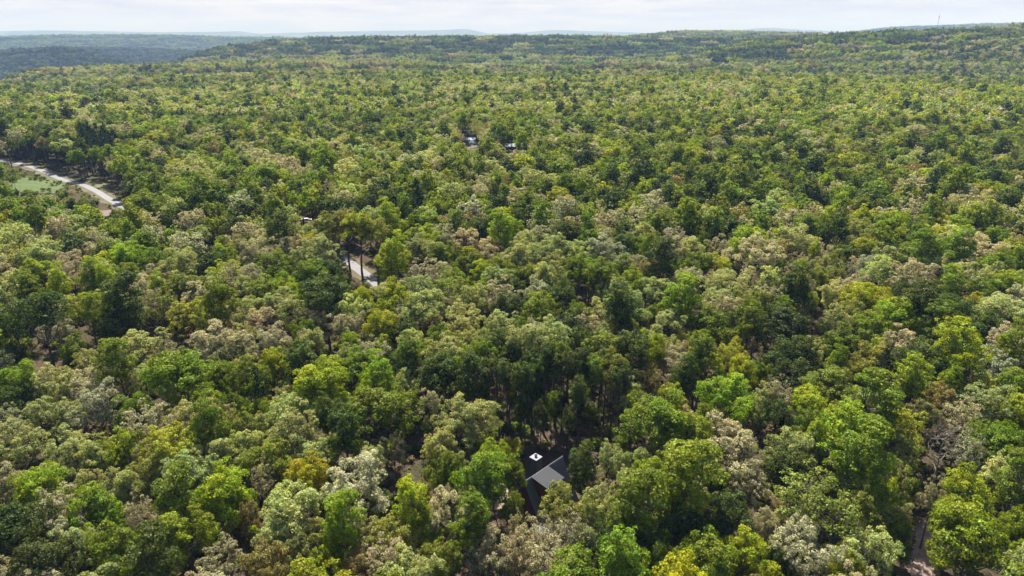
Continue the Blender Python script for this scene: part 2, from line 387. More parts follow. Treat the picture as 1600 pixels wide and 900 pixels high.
# kind: crown radius, crown bottom, top, number of lobes, lobe radius, leaves, leaf size, catkin share, shape
KINDS = {
    'round':  dict(R=5.0, zb=7.0, zt=18.5, lobes=46, lr=(0.95, 1.8), n=16500, s=0.255, tip=0.06, shape='dome'),
    'broad':  dict(R=5.4, zb=8.5, zt=18.0, lobes=52, lr=(0.85, 1.6), n=16000, s=0.245, tip=0.15, shape='dome'),
    'catkin': dict(R=5.0, zb=7.5, zt=18.5, lobes=58, lr=(0.6, 1.25), n=13500, s=0.215, tip=0.62, shape='dome'),
    'sparse': dict(R=4.6, zb=7.0, zt=18.5, lobes=60, lr=(0.5, 1.0), n=6000, s=0.21, tip=0.4, shape='dome'),
    'tall':   dict(R=3.7, zb=7.0, zt=22.5, lobes=40, lr=(0.9, 1.5), n=12500, s=0.24, tip=0.1, shape='oval'),
    'high':   dict(R=4.0, zb=12.5, zt=23.0, lobes=40, lr=(0.7, 1.4), n=9000, s=0.24, tip=0.25, shape='dome'),
    'pine':   dict(R=3.0, zb=11.0, zt=22.0, lobes=34, lr=(0.8, 1.3), n=5200, s=0.26, tip=0.0, shape='cone'),
    'cedar':  dict(R=2.3, zb=0.8, zt=11.0, lobes=46, lr=(0.5, 0.9), n=3800, s=0.24, tip=0.0, shape='cone'),
    'shrub':  dict(R=1.9, zb=0.3, zt=3.2, lobes=14, lr=(0.5, 0.9), n=900, s=0.28, tip=0.1, shape='dome'),
    'snag':   dict(R=4.2, zb=7.0, zt=19.0, lobes=46, lr=(0.5, 0.9), n=420, s=0.22, tip=0.3, shape='dome'),
}
def grow(kind, seed, lod=0):
    """returns (crown verts, crown quads, vary), (wood verts, wood quads)"""
    K = KINDS[kind]; g = np.random.default_rng(seed)
    R0, zb, zt = K['R'], K['zb'], K['zt']; nl = K['lobes']
    ph = g.uniform(0, 6.28, 4); am = g.uniform(0.06, 0.17, 4)
    def radial(a): return 1 + am[0] * np.sin(a + ph[0]) + am[1] * np.sin(2 * a + ph[1]) + am[2] * np.sin(3 * a + ph[2]) + am[3] * .7 * np.sin(5 * a + ph[3])
    # lobe centres
    a = g.uniform(0, 2 * np.pi, nl)
    if K['shape'] == 'cone':
        u = (np.arange(nl) + g.uniform(0, 1, nl)) / nl
        z = zb + (zt - zb) * u ** 0.9
        rad = R0 * (1 - u) ** 0.8 * g.uniform(0.6, 1.0, nl) + 0.15
        lc = np.stack([np.cos(a) * rad, np.sin(a) * rad, z - 0.25 * rad], -1)
        lr = g.uniform(*K['lr'], nl) * (0.55 + 0.55 * (1 - u))
    else:
        c = np.clip(g.uniform(-0.45, 1.0, nl), -1, 1)            # vertical position on the envelope
        sn = np.sqrt(1 - c * c)
        fill = g.uniform(0.0, 1.0, nl) ** 0.35
        zc = zb + (zt - zb) * (0.42 if K['shape'] == 'dome' else 0.45); hz = zt - zc
        rad = (R0 - K['lr'][1] * .6) * sn * fill * radial(a)
        zz = zc + (hz - K['lr'][1] * .6) * c * fill * g.uniform(0.8, 1.08, nl)
        lc = np.stack([np.cos(a) * rad, np.sin(a) * rad, zz], -1)
        lr = g.uniform(*K['lr'], nl)
    # leaves: lobe -> clump -> leaf spray
    q = [1, 0.2, 0.042, 0.016][lod]; n = max(int(K['n'] * q), 14); s = K['s'] * [1, 2.2, 4.6, 7.2][lod]
    ns = 7
    sd = norm(g.normal(size=(nl, ns, 3)) + np.array([0, 0, 0.45])); sc = lc[:, None] + sd * lr[:, None, None] * 0.62
    w = lr ** 2; li = g.choice(nl, n, p=w / w.sum()); si = g.integers(0, ns, n)
    d = norm(g.normal(size=(n, 3)) + sd[li, si] * 0.9 + np.array([0, 0, 0.25]))
    rr_ = lr[li] * 0.5 * g.uniform(0.35, 1.08, n) ** 0.6
    p = sc[li, si] + d * rr_[:, None] * np.array([1, 1, 0.8])
    ctr = np.array([0, 0, zb + (zt - zb) * .4])
    outw = norm(p - ctr)
    nrm = norm(d * 0.75 + outw * 0.35 + g.normal(size=(n, 3)) * 0.62 + np.array([0, 0, 0.25]))
    if kind in ('pine',): nrm = norm(nrm + g.normal(size=(n, 3)) * 0.5)
    t = norm(np.cross(nrm, g.normal(size=(n, 3)))); b = np.cross(nrm, t)
    sz = s * g.uniform(0.6, 1.35, n)[:, None]; asp = g.uniform(0.55, 1.0, n)[:, None]
    bend = nrm * sz * g.uniform(-0.25, 0.25, (n, 1))
    quad = np.stack([p - t * sz * .5, p - b * sz * asp * .5 + bend, p + t * sz * .5, p + b * sz * asp * .5 + bend], 1)   # rhombic sprays
    CV = quad.reshape(-1, 3); CF = np.arange(n * 4).reshape(n, 4)
    lobe_b = g.uniform(0, 1, nl); lobe_h = g.uniform(0, 1, nl)
    br = np.clip(0.5 + (lobe_b[li] - .5) * .45 + g.normal(0, .2, n), 0, 1)
    hu = np.clip(0.5 + (lobe_h[li] - .5) * .95 + g.normal(0, .15, n), 0, 1)
    lt = np.clip(K['tip'] + (g.uniform(-.35, .35, nl))[li] + (p[:, 2] - ctr[2]) / (zt - zb) * .5 - .1, 0, 1) * (K['tip'] > 0)
    tip = np.where(g.uniform(size=n) < lt, g.uniform(0.5, 1, n), 0)
    vary = np.repeat(np.stack([br, hu, tip], -1), 4, 0)
    # wood
    WV, WF, off = [], [], 0
    def addt(path, rad, k):
        nonlocal off
        v, f = tube_np(path, rad, k); WV.append(v); WF.append(f + off); off += len(v)
    if lod <= 2:
        lean = g.normal(0, 0.35, 2); top = zt * (0.95 if K['shape'] == 'cone' else 0.62)
        tz = np.linspace(-0.4, top, 7 if lod == 0 else 3)
        tr = 0.24 * (zt / 19) if zt > 5 else 0.05
        tu = np.maximum(tz, 0) / zt
        tp = np.stack([lean[0] * tu ** 1.5 + 0.12 * np.sin(tz * .5 + seed), lean[1] * tu ** 1.5, tz], -1)
        addt(tp, tr * (1 - 0.75 * np.clip(tz / top, 0, 1)) + 0.02 + 0.12 * tr / .25 * np.exp(-np.clip(tz, 0, 9) * 1.2), 7 if lod == 0 else 4)
        if lod == 0:
            mains = []
            if K['shape'] != 'cone' and zt > 5:
                nm = 7
                for i in range(nm):                                   # scaffold limbs
                    z0 = zb * 0.85 + (top - zb * 0.85) * (i + .5) / nm
                    an = i * 2.4 + g.uniform(-.4, .4); ln = R0 * 0.55 * (1 - 0.25 * i / nm)
                    base = np.array([np.interp(z0, tz, tp[:, 0]), np.interp(z0, tz, tp[:, 1]), z0])
                    end = base + np.array([np.cos(an) * ln, np.sin(an) * ln, ln * g.uniform(0.8, 1.4)])
                    mid = (base + end) / 2 + np.array([np.cos(an), np.sin(an), -0.4]) * ln * .15
                    path = np.array([base, mid, end]); addt(path, [tr * .5, tr * .36, tr * .2], 5); mains += [(mid + end) / 2, end]
            else:
                mains = [tp[i] for i in range(len(tp))]
            mains = np.array(mains)
            for i in range(nl):                                        # a branch to every lobe, twigs in it
                e = lc[i]; dd = np.linalg.norm(mains - e, axis=1) + np.where(mains[:, 2] > e[2] + .3, 3, 0)
                b0 = mains[np.argmin(dd)]
                mid = (b0 + e) / 2 + g.normal(0, .2, 3) + np.array([0, 0, -0.15])
                addt(np.array([b0, mid, e]), [tr * .22, tr * .15, tr * .07], 3)
                if kind in ('catkin', 'sparse', 'snag', 'round', 'broad'):
                    for k in range(ns if kind in ('sparse', 'snag', 'catkin') else 3):
                        addt(np.array([e * .75 + mid * .25, sc[i, k], sc[i, k] + sd[i, k] * lr[i] * .4]), [tr * .08, tr * .055, tr * .02], 3)
    if not WV:
        v, f = tube_np(np.array([[0, 0, 0], [0, 0, zb + 1]]), [.25, .2], 3); WV, WF = [v], [f]
    return CV, CF, vary, np.vstack(WV), np.vstack(WF)
def set_vary(me, vary, nverts):
    at = me.attributes.new('vary', 'FLOAT_VECTOR', 'POINT')
    v = np.zeros((nverts, 3), np.float32); v[:len(vary)] = vary; at.data.foreach_set('vector', v.ravel())

PROTO = {}      # (kind, variant) -> crown mesh, trunk mesh ; index of the joined copies per level of detail
JOINED = []     # objects that the far woods draw on
def joined(kind, parts, bark):
    CV, CF, vary, WV, WF = parts
    V = np.vstack([CV, WV]); me = mesh_np('woods_' + kind, V, [CF, WF + len(CV)], [M_LEAF, bark], np.r_[np.zeros(len(CF)), np.ones(len(WF))])
    set_vary(me, vary, len(V))
    o = bpy.data.objects.new('woods_' + kind, me); JOINED.append(o); return len(JOINED) - 1
VARIANTS = {'round': 5, 'broad': 4, 'catkin': 5, 'sparse': 3, 'tall': 3, 'high': 3, 'pine': 2, 'cedar': 1, 'shrub': 2, 'snag': 1}
sd0 = 100
for kind, nv in VARIANTS.items():
    bark = M_BARK_PALE if kind in ('snag',) else M_BARK
    for v in range(nv):
        sd0 += 7
        P0 = grow(kind, sd0, 0)
        cm = mesh_np('crown_' + kind, P0[0], [P0[1]], [M_LEAF]); set_vary(cm, P0[2], len(P0[0]))
        tm = mesh_np('trunk_' + kind, P0[3], [P0[4]], [bark])
        ids = [joined(kind, P0, bark)]
        for lod in (1, 2):
            ids.append(joined(kind, grow(kind, sd0, lod), bark) if kind not in ('shrub', 'snag') else ids[0])
        PROTO[kind, v] = (cm, tm, ids)
# tufts of woodland for the hills kilometres away: a few dozen crowns standing close on a patch of ground
TUFT = []
for v in range(4):
    g_ = np.random.default_rng(900 + v); Vs, Fs, Va, off = [], [], [], 0
    for i in range(5):
        for j in range(5):
            kd = g_.choice(['round', 'broad', 'tall', 'catkin', 'round'])
            c = grow(kd, 950 + v * 40 + i * 5 + j, 3)
            s_ = g_.uniform(0.75, 1.15); x0 = (i - 2 + g_.uniform(-.35, .35)) * 8.0; y0 = (j - 2 + g_.uniform(-.35, .35)) * 8.0
            vv = c[0] * s_ + np.array([x0, y0, 0]); Vs.append(vv); Fs.append(c[1] + off); off += len(vv)
            va = c[2].copy(); va[:, 0] = np.clip(va[:, 0] * .6 + g_.uniform(0, .4), 0, 1); va[:, 1] = np.clip(va[:, 1] * .4 + g_.uniform(0, .6), 0, 1)
            va[:, 2] = np.clip(va[:, 2] * .3 + (g_.uniform() < .25) * g_.uniform(.2, .8), 0, 1); Va.append(va)
    Vs = np.vstack(Vs)
    me = mesh_np('woods_tuft', Vs, [np.vstack(Fs)], [M_LEAF]); set_vary(me, np.vstack(Va), len(Vs))
    o = bpy.data.objects.new('woods_tuft', me); JOINED.append(o); TUFT.append(len(JOINED) - 1)

# colour classes: leaf colour, jitter, kinds that carry it
CLS = {
    'G': ((0.135, 0.180, 0.018), ['round', 'round', 'broad', 'tall'], 'mid-green'),
    'D': ((0.058, 0.082, 0.010), ['round', 'broad', 'tall', 'round'], 'dark green'),
    'B': ((0.215, 0.265, 0.022), ['round', 'broad', 'round', 'tall'], 'bright green'),
    'Y': ((0.270, 0.285, 0.028), ['broad', 'catkin', 'round'], 'golden green'),
    'P': ((0.265, 0.290, 0.108), ['catkin', 'broad', 'catkin'], 'pale grey-green'),
    'C': ((0.320, 0.300, 0.190), ['catkin', 'catkin', 'sparse'], 'cream flowering'),
    'R': ((0.205, 0.165, 0.060), ['sparse', 'catkin', 'broad'], 'russet brown'),
    'K': ((0.305, 0.280, 0.175), ['sparse', 'catkin'], 'pinkish tan'),
    'O': ((0.175, 0.190, 0.034), ['broad', 'catkin', 'sparse'], 'olive green'),
    'T': ((0.022, 0.038, 0.014), ['pine'], 'blackish green'),
    'E': ((0.085, 0.150, 0.022), ['cedar'], 'fresh green conical'),
    'S': ((0.140, 0.100, 0.075), ['snag'], 'nearly leafless'),
}
# trees read off the place: picture column, row of the crown's middle, crown width, colour class
HAND = """
153 637 75 C|37 628 60 D|10 662 50 C|67 657 70 P|25 702 80 P|112 655 45 P|230 672 85 C|328 664 85 R|287 592 110 G|215 648 60 G|110 712 75 P|152 718 70 P
198 700 72 B|266 708 92 Y|238 745 70 O|98 742 48 C|18 762 60 C|64 772 80 B|140 764 58 P|93 808 80 C|26 836 105 D|152 806 84 G|223 816 60 C|290 838 100 B
352 774 92 B|283 786 72 G|333 727 76 P|384 704 66 P|184 864 84 G|72 886 96 D|112 862 66 P|350 884 80 K|242 886 80 D|388 812 40 R
426 722 80 O|414 760 48 K|486 754 76 Y|562 762 112 C|456 806 112 P|432 852 66 P|540 826 68 B|500 850 74 O|642 806 60 B|660 779 34 R|694 806 70 C|756 746 92 G|692 742 56 G
570 846 66 P|618 846 84 O|736 826 70 G|764 866 78 K|512 892 56 B|424 888 80 R|600 886 80 K|668 842 50 B|690 884 74 O|556 896 60 R|470 880 56 P
881 793 80 O|800 742 46 G|800 800 40 G|912 738 46 D|952 724 48 P|930 762 42 C|976 762 36 C|996 728 46 P|1026 744 66 B|1000 800 90 G|1080 762 108 G|1064 826 100 D|1136 812 88 D|1170 758 64 C|1192 822 40 C
893 846 66 C|830 862 70 C|852 848 58 C sparse|812 828 40 C|936 802 64 P|956 852 80 D|1012 858 80 D|974 890 86 G|1040 892 78 G|1102 880 104 G|1168 872 84 B|860 888 86 K|912 850 52 P|800 880 50 C
1217 624 46 C|1267 641 84 B|1214 658 56 D|1243 708 82 P|1326 690 92 B|1335 662 44 P|1333 752 46 C|1266 790 126 O|1344 802 96 O|1256 856 98 C|1204 832 40 C|1214 884 48 D
1366 868 84 P|1408 820 44 P|1386 782 42 B|1400 702 74 O|1441 658 58 R|1474 690 60 S|1510 712 60 K|1510 778 82 B|1514 848 122 B|1532 636 88 P|1584 646 80 Y|1560 702 88 G|1584 762 66 G
1592 826 60 B|1596 884 60 G|1310 888 60 Y|1400 758 50 O
1220 510 88 D|1240 492 36 R|1304 505 58 P|1406 508 82 B|1360 520 58 G|1470 514 60 G|1530 518 72 D|1507 492 48 R|1562 492 88 P|1410 541 60 C|1384 560 34 C|1490 552 92 B|1550 577 76 C
1575 556 52 G|1596 540 40 D|1440 568 88 D|1358 568 70 O|1320 540 72 G|1232 562 80 D|1268 557 46 P|1310 580 38 B|1238 596 66 D|1300 606 82 O|1425 600 62 B|1386 610 34 C|1360 642 86 G
1534 612 60 Y|1594 604 50 D|1462 628 56 R|1290 560 40 G|1480 600 46 D
1267 357 70 G|1340 366 60 O|1400 358 78 B|1372 343 28 C|1443 400 76 G|1500 396 60 G|1250 414 36 C|1286 405 40 K|1325 428 36 K|1346 394 50 Y|1376 430 70 P|1426 436 80 C|1505 440 62 P
1555 416 60 G|1243 456 84 D|1214 470 36 C|1302 466 50 P|1352 472 70 Y|1437 482 92 D|1576 450 60 B|1580 396 50 Y|1540 460 50 G|1480 450 40 B
822 320 56 G|880 325 46 C|895 346 46 D|869 345 26 C|880 374 60 D|846 372 46 K|985 314 32 Y|975 366 44 D|940 370 38 O|1075 346 72 G|1046 395 48 C|1038 413 58 D|1080 392 50 P|1126 390 36 K
1166 386 70 B|838 402 46 P|866 412 46 P|906 396 50 P|902 424 46 G|997 419 36 C|1088 415 56 G|1127 421 44 Y|1076 440 50 C|1166 440 40 C|946 432 60 G|880 460 46 D|842 462 52 K|990 444 44 B
1026 456 58 P|1066 473 60 B|970 487 108 D|1120 476 62 P|1152 462 42 P|1190 472 50 C|842 492 70 G|980 522 58 O|1112 512 70 G|1042 512 60 P|900 500 50 G|1170 510 50 G|830 440 40 B
826 533 70 P high|866 526 60 P high|908 536 50 D high|940 548 56 O high|986 546 62 D high|850 562 50 D high|880 570 46 D high|905 566 50 D high|832 574 46 D high|870 556 50 G high|948 566 46 D high|970 590 44 D high|796 566 46 D high|806 556 48 D high|930 580 44 G high|960 575 50 O high|1458 776 46 K|780 585 50 D high|1020 546 36 K|1050 546 36 P|1066 554 32 C|1096 560 54 G|1176 536 36 C|1140 560 50 Y|1015 602 48 R|988 622 48 P|965 614 38 C
1070 592 46 D|1162 588 50 Y|1136 624 92 B|1196 626 40 P|1028 664 108 G|1074 694 80 G|1143 704 108 C|1172 652 40 P|1190 590 40 G|1110 660 50 G|776 540 60 D high|745 556 60 G high|815 590 44 D high
422 540 62 K|530 515 46 C|488 540 50 P|480 518 44 G|592 520 62 Y|636 526 50 D|585 558 64 C|640 562 60 G|675 514 42 R|720 520 50 P|696 586 80 D|430 572 50 Y|472 580 60 D|507 606 98 B
580 597 54 B|631 606 46 P|600 646 114 G|456 646 68 P|673 635 38 C|728 658 94 P|410 650 40 B|690 702 66 P|540 682 60 D|615 705 44 K|515 706 44 P|770 716 52 B|740 600 56 D|545 560 40 P
62 486 108 D high|20 502 62 D high|138 480 60 B high|198 476 72 D|246 484 70 O|182 516 72 D|302 498 72 Y|350 500 46 C|342 541 86 C|264 556 46 K|217 550 80 P|145 571 58 P|186 577 58 G|87 606 66 P|20 606 60 B|48 604 36 B
226 600 56 P|346 576 52 P|386 590 62 G|100 442 50 K|165 430 50 C|60 428 60 B|192 438 50 G|240 432 48 C|276 442 44 P|292 452 62 O|332 452 50 P|375 392 46 R|348 412 28 E|290 410 48 P|210 388 36 P
185 405 50 G|360 442 60 K|386 452 50 P|390 490 50 P|35 442 44 P|124 556 50 G|20 560 50 D|330 640 60 B|400 610 40 B|370 640 50 G
508 463 98 D|494 396 68 P|474 414 44 P|530 420 30 E|465 385 36 K|432 480 78 P|430 420 58 G|613 412 56 B|696 402 60 G|733 378 52 C|640 405 26 C|660 430 60 K|702 458 66 O|770 402 50 C|662 482 80 P
722 502 60 P|695 490 34 K|615 468 60 Y|555 514 40 C|780 440 58 P|790 490 58 D|610 352 56 B|570 480 50 B|750 460 50 G|560 352 52 Y high|586 360 44 O high|520 350 46 O high|540 345 44 R high|500 358 40 P high|482 368 34 P|835 620 34 D|870 628 34 D|905 625 36 D|890 655 30 D|845 655 30 D|925 655 30 D|820 645 32 D|862 640 30 G|455 450 50 G
|125 224 15 T pine|133 220 15 T pine|140 226 15 T pine|147 219 15 T pine|153 225 15 T pine|160 220 15 T pine|167 225 15 T pine|172 221 15 T pine|136 230 15 T pine|150 231 15 T pine|163 231 15 T pine|174 229 15 T pine
"""
rng = random.Random(11); nrg = np.random.default_rng(5)
TREES = []     # x, y, z, sx(scale), sz, rot, class, kind, variant, r, g, b, hand
ZC = {'round': 12.2, 'broad': 12.8, 'catkin': 12.5, 'sparse': 12.2, 'tall': 14.5, 'pine': 16.0, 'cedar': 5.2, 'shrub': 1.6, 'snag': 12.5, 'high': 17.5}
def tint(cls, g=nrg):
    c = np.array(CLS[cls][0]); v = g.normal(0, 0.12) if cls != 'C' else g.normal(-.06, .06); h = g.normal(0, 0.04)
    return np.clip(c * (1 + v) * np.array([1 + h, 1, 1 - h * .5]) * (1 + g.normal(0, .03, 3)), 0.012, 0.6)
for rec in HAND.replace('\n', '|').split('|'):
    if not rec.strip(): continue
    f_ = rec.split(); px, py, w, c = float(f_[0]), float(f_[1]), float(f_[2]), f_[3]
    kind = f_[4] if len(f_) > 4 else rng.choice(CLS[c][1]); v = rng.randrange(VARIANTS[kind]); Rk = KINDS[kind]['R']
    sx = 1.0
    for _ in range(4):
        sz = min(max(0.62 + 0.38 * sx, 0.55), 1.25)
        x, y, z = ground_hit(px, py, ZC[kind] * sz)
        dep = y * CP - (z + ZC[kind] * sz - HC) * SP
        sx = w * 1.12 * dep / FPX / (2 * Rk)
    sx = min(max(sx, 0.42), 1.5)
    TREES.append([x, y, z, sx, sz, rng.uniform(0, 6.28), c, kind, v, *tint(c), 1])
# trees filled in between and beyond, by what grows there
def mix_at(x, y, px, py):
    """chances of the colour classes by place: pale oaks on the left and near, yellower green to the right"""
    n1 = float(vnoise(x, y, 45, 7)); n2 = float(vnoise(x, y, 110, 9))
    w = dict(G=3.0, D=1.3, B=2.5, Y=1.1, P=4.4, C=1.7, R=.2, K=.75, O=1.2, T=0.06)
    if px > 1000: w['B'] += 1.6; w['Y'] += 1.2; w['P'] *= .7
    if px < 500 and py > 380: w['P'] += 1.5; w['C'] += .5
    if 180 < py < 330: w['D'] *= 1.3; w['G'] *= 1.4; w['P'] *= .8; w['C'] *= .6
    if py < 180: w['Y'] += .6; w['O'] += .8; w['R'] += .2; w['K'] += .3
    if 92 < py < 130 and (60 < px < 640 or 940 < px < 1210): w['K'] += 3; w['R'] += 1.6; w['O'] += 2
    if 84 < py < 94 and vnoise(x, y, 160, 3) > 0: w['T'] += 6
    if py < 95: w['D'] += 2.5; w['T'] += 1.0; w['K'] += 1
    n3 = float(vnoise(x, y, 230, 12)); w['D'] *= math.exp(1.0 * n3); w['B'] *= math.exp(-.8 * n3); w['P'] *= math.exp(-.7 * n3); w['Y'] *= math.exp(-.8 * n3)
    w['D'] *= math.exp(1.1 * n1); w['G'] *= math.exp(.7 * n1); w['P'] *= math.exp(-1.0 * n1); w['C'] *= math.exp(-1.1 * n1); w['K'] *= math.exp(-.9 * n2)
    w['B'] *= math.exp(.7 * n2); w['Y'] *= math.exp(.8 * n2); w['R'] *= math.exp(-.9 * n2)
    return w
def pick(w):
    t = rng.uniform(0, sum(w.values()))
    for k, v in w.items():
        t -= v
        if t <= 0: return k
    return k
CELL = 8.0
GRID = {}
def gkey(x, y): return (int(x // CELL), int(y // CELL))
for t in TREES: GRID.setdefault(gkey(t[0], t[1]), []).append((t[0], t[1], KINDS[t[7]]['R'] * t[3]))
def too_close(x, y, rad, f):
    kx, ky = gkey(x, y)
    for i in range(kx - 2, kx + 3):
        for j in range(ky - 2, ky + 3):
            for (a, b, r2) in GRID.get((i, j), ()):
                if (a - x) ** 2 + (b - y) ** 2 < ((rad + r2) * f) ** 2: return True
    return False
LXY = LANE[::3]
def blocks_open(x, y, z, kind, sx, sz):
    K = KINDS[kind]
    zc = z + (K['zb'] + K['zt']) / 2 * sz; hh = (K['zt'] - K['zb']) / 2 * sz
    px, py, dep = project(x, y, zc)
    rx = FPX * K['R'] * sx * .95 / dep; ry = FPX * (hh * CP + K['R'] * sx * SP) * .9 / dep
    m = ((OP[:, 0] - px) / (rx + OP[:, 2])) ** 2 + ((OP[:, 1] - py) / (ry + OP[:, 3])) ** 2 < 1
    if kind == 'shrub': m &= OP[:, 4] > -0.4
    if np.any(m & (y < OP_dist + 2)): return True
    # do not stand on the open ground itself
    bx, by, _ = project(x, y, z)
    return bool(np.any(((OP[:, 0] - bx) / (OP[:, 2] + 3)) ** 2 + ((OP[:, 1] - by) / (OP[:, 3] + 2)) ** 2 < 1))
cell0 = 6.7
rows = []
yy = 26.0
while yy < 1560:
    step = cell0 if yy < 500 else 8.2
    half = yy * 0.80 + 34
    for xx in np.arange(-half, half, step):
        x = xx + rng.uniform(-.48, .48) * step; y = yy + rng.uniform(-.48, .48) * step
        rows.append((x, y))
    yy += step
rows = np.array(rows)
zz = terrain(rows[:, 0], rows[:, 1])
ppx, ppy, _ = project(rows[:, 0], rows[:, 1], zz + 14)
dl = np.full(len(rows), 1e9)
nearm = rows[:, 1] < 700
for lx, ly in LXY: dl[nearm] = np.minimum(dl[nearm], np.hypot(rows[nearm, 0] - lx, rows[nearm, 1] - ly))
for i in range(len(rows)):
    x, y = rows[i]; z = zz[i]; px, py = ppx[i], ppy[i]
    if dl[i] < (7.0 if px < 205 else 5.0 if px > 525 else 2.6): continue
    if y < 60 and abs(x) < 200 and math.hypot(x, y) < 26: continue
    c = pick(mix_at(x, y, px, py))
    kind = rng.choice(CLS[c][1]); v = rng.randrange(VARIANTS[kind])
    sx = rng.triangular(0.62, 1.6, 0.98) * (1.12 if y > 230 else 1.0); sz = 0.62 + 0.38 * sx + rng.uniform(-.05, .08)
    if 700 < px < 770 and 196 < py < 222: c, kind, v, sz = rng.choice(['K', 'R', 'O']), 'sparse', rng.randrange(3), 1.1
    if ((px - 149) / 27) ** 2 + ((py - 226) / 13) ** 2 < 1 and rng.random() < .8: c, kind, v, sz = 'T', 'pine', rng.randrange(2), 1.1
    if y < 420:
        f = 0.56
        if too_close(x, y, KINDS[kind]['R'] * sx, f):
            sx *= 0.62; sz *= .78
            if too_close(x, y, KINDS[kind]['R'] * sx, .52): continue
    if y < 640 and blocks_open(x, y, z, kind, sx, sz):
        sx, sz = 0.42, 0.42
        if blocks_open(x, y, z, kind, sx, sz):
            kind, v, sx, sz = 'shrub', rng.randrange(2), rng.uniform(.5, .9), rng.uniform(.4, .8)
            if blocks_open(x, y, z, kind, sx, sz): continue
            c = rng.choice('GOB')
    GRID.setdefault(gkey(x, y), []).append((x, y, KINDS[kind]['R'] * sx))
    TREES.append([x, y, z, sx, sz, rng.uniform(0, 6.28), c, kind, v, *tint(c), 0])
# rough bushes along the meadow and the lane
FP = np.array(px_poly(FIELD_PX))
for i in range(150):
    if i < 90:
        k = rng.randrange(len(FP)); t_ = rng.random(); p_ = FP[k] * t_ + FP[(k + 1) % len(FP)] * (1 - t_); x, y = p_[0] + rng.gauss(0, 3.5), p_[1] + rng.gauss(0, 3.5)
    else:
        p_ = LANE[rng.randrange(20, len(LANE) // 2)]; a_ = rng.choice([-1, 1]) * rng.uniform(3.6, 9); x, y = p_[0] + a_ * .35, p_[1] + a_
    if min(np.hypot(LANE[:, 0] - x, LANE[:, 1] - y)) < 3.4: continue
    s_ = rng.uniform(.35, 1.0) * (1 if i < 90 else .7); c = rng.choice('GDOBG'); TREES.append([x, y, float(terrain(x, y)), s_ * 1.2, s_ * .8, rng.uniform(0, 6), c, 'shrub', rng.randrange(2), *tint(c), 0])
# low growth under the nearer trees
for i in range(9500):
    y = rng.uniform(36, 330) ; x = rng.uniform(-1, 1) * (y * .8 + 20)
    z = float(terrain(x, y))
    s = rng.uniform(.2, 1.05)
    if min(np.hypot(LXY[:, 0] - x, LXY[:, 1] - y)) < 4.5 or blocks_open(x, y, z, 'shrub', s, s): continue
    c = rng.choice('GGOBDR'); TREES.append([x, y, z, s, s * rng.uniform(.6, 1.3), rng.uniform(0, 6.28), c, 'shrub', rng.randrange(2), *tint(c), 0])

# the 300 that show largest become objects, the rest one mass of woodland
A = np.array([[t[0], t[1], t[2], t[3], t[4]] for t in TREES])
kz = np.array([ZC[t[7]] for t in TREES]); kr = np.array([KINDS[t[7]]['R'] for t in TREES])
TPX, TPY, DEP = project(A[:, 0], A[:, 1], A[:, 2] + kz * A[:, 4])
WPX = FPX * 2 * kr * A[:, 3] / DEP
vis = (TPX > -20) & (TPX < 1620) & (TPY < 925) & np.array([t[7] != 'shrub' for t in TREES])
score = np.where(vis, WPX * (1 + 0.15 * np.array([t[12] for t in TREES])), 0)
order = np.argsort(-score)[:300]
chosen = set(int(i) for i in order)

NAME = {'round': 'leafy_tree', 'broad': 'leafy_tree', 'catkin': 'catkin_tree', 'sparse': 'budding_tree', 'tall': 'tall_tree', 'high': 'tall_tree', 'pine': 'pine_tree', 'cedar': 'conical_tree', 'snag': 'dead_tree'}
ROWN = [(835, 'at the bottom edge'), (740, 'level with the cabin'), (650, 'just above cabin level'), (565, 'well above the cabin'), (480, 'at middle height'), (400, 'at lane bend height'), (-1, 'beyond the lane bend')]
COLN = [(230, 'far left'), (460, 'left'), (690, 'left of centre'), (920, 'centre'), (1150, 'right of centre'), (1380, 'right'), (9999, 'far right')]
WORD = ['', 'second ', 'third ', 'fourth ', 'fifth ', 'sixth ', 'seventh ', 'eighth ', 'ninth ', 'tenth ']
cells = {}
for i in chosen:
    t = TREES[i]
    rown = next(n for lim, n in ROWN if TPY[i] >= lim); coln = next(n for lim, n in COLN if TPX[i] < lim)
    size = 'small' if WPX[i] < 44 else ('broad' if WPX[i] > 84 else 'middling')
    cells.setdefault((rown, coln, t[6], size), []).append(i)
LABEL = {}
for (rown, coln, c, size), ids in cells.items():
    ids.sort(key=lambda i: TPX[i])
    for k, i in enumerate(ids):
        w = CLS[c][2]
        if len(ids) == 1: LABEL[i] = f'{size} {w} tree {rown}, {coln}'
        elif k == 0: LABEL[i] = f'leftmost {size} {w} tree {rown}, {coln}'
        else: LABEL[i] = f'{WORD[min(k, 9)]}{size} {w} tree from the left {rown}, {coln}'
for i in sorted(chosen, key=lambda i: -WPX[i]):
    x, y, z, sx, sz, rot, c, kind, v, cr, cg, cb, hand = TREES[i]
    cm, tm, _ = PROTO[kind, v]
    e = empty(NAME[kind], (x, y, z - 0.1), rot); e.scale = (sx, sx, sz)
    tag(e, LABEL[i], 'tree', 'trees standing nearest in the wood')
    oc = bpy.data.objects.new('crown', cm); COL.objects.link(oc); oc.parent = e
    oc['tint'] = (float(cr), float(cg), float(cb))
    ot = bpy.data.objects.new('trunk', tm); COL.objects.link(ot); ot.parent = e

# far woods: one object, a cloud of points each of which grows a tree
pts, idx, rot, scl, tin = [], [], [], [], []
for i, t in enumerate(TREES):
    if i in chosen: continue
    d = math.hypot(t[0], t[1]); lod = 0 if d < 230 else (1 if d < 620 else 2)
    pts.append((t[0], t[1], t[2] - .1)); idx.append(PROTO[t[7], t[8]][2][lod]); rot.append((0, 0, t[5])); scl.append((t[3], t[3], t[4])); tin.append((t[9], t[10], t[11]))
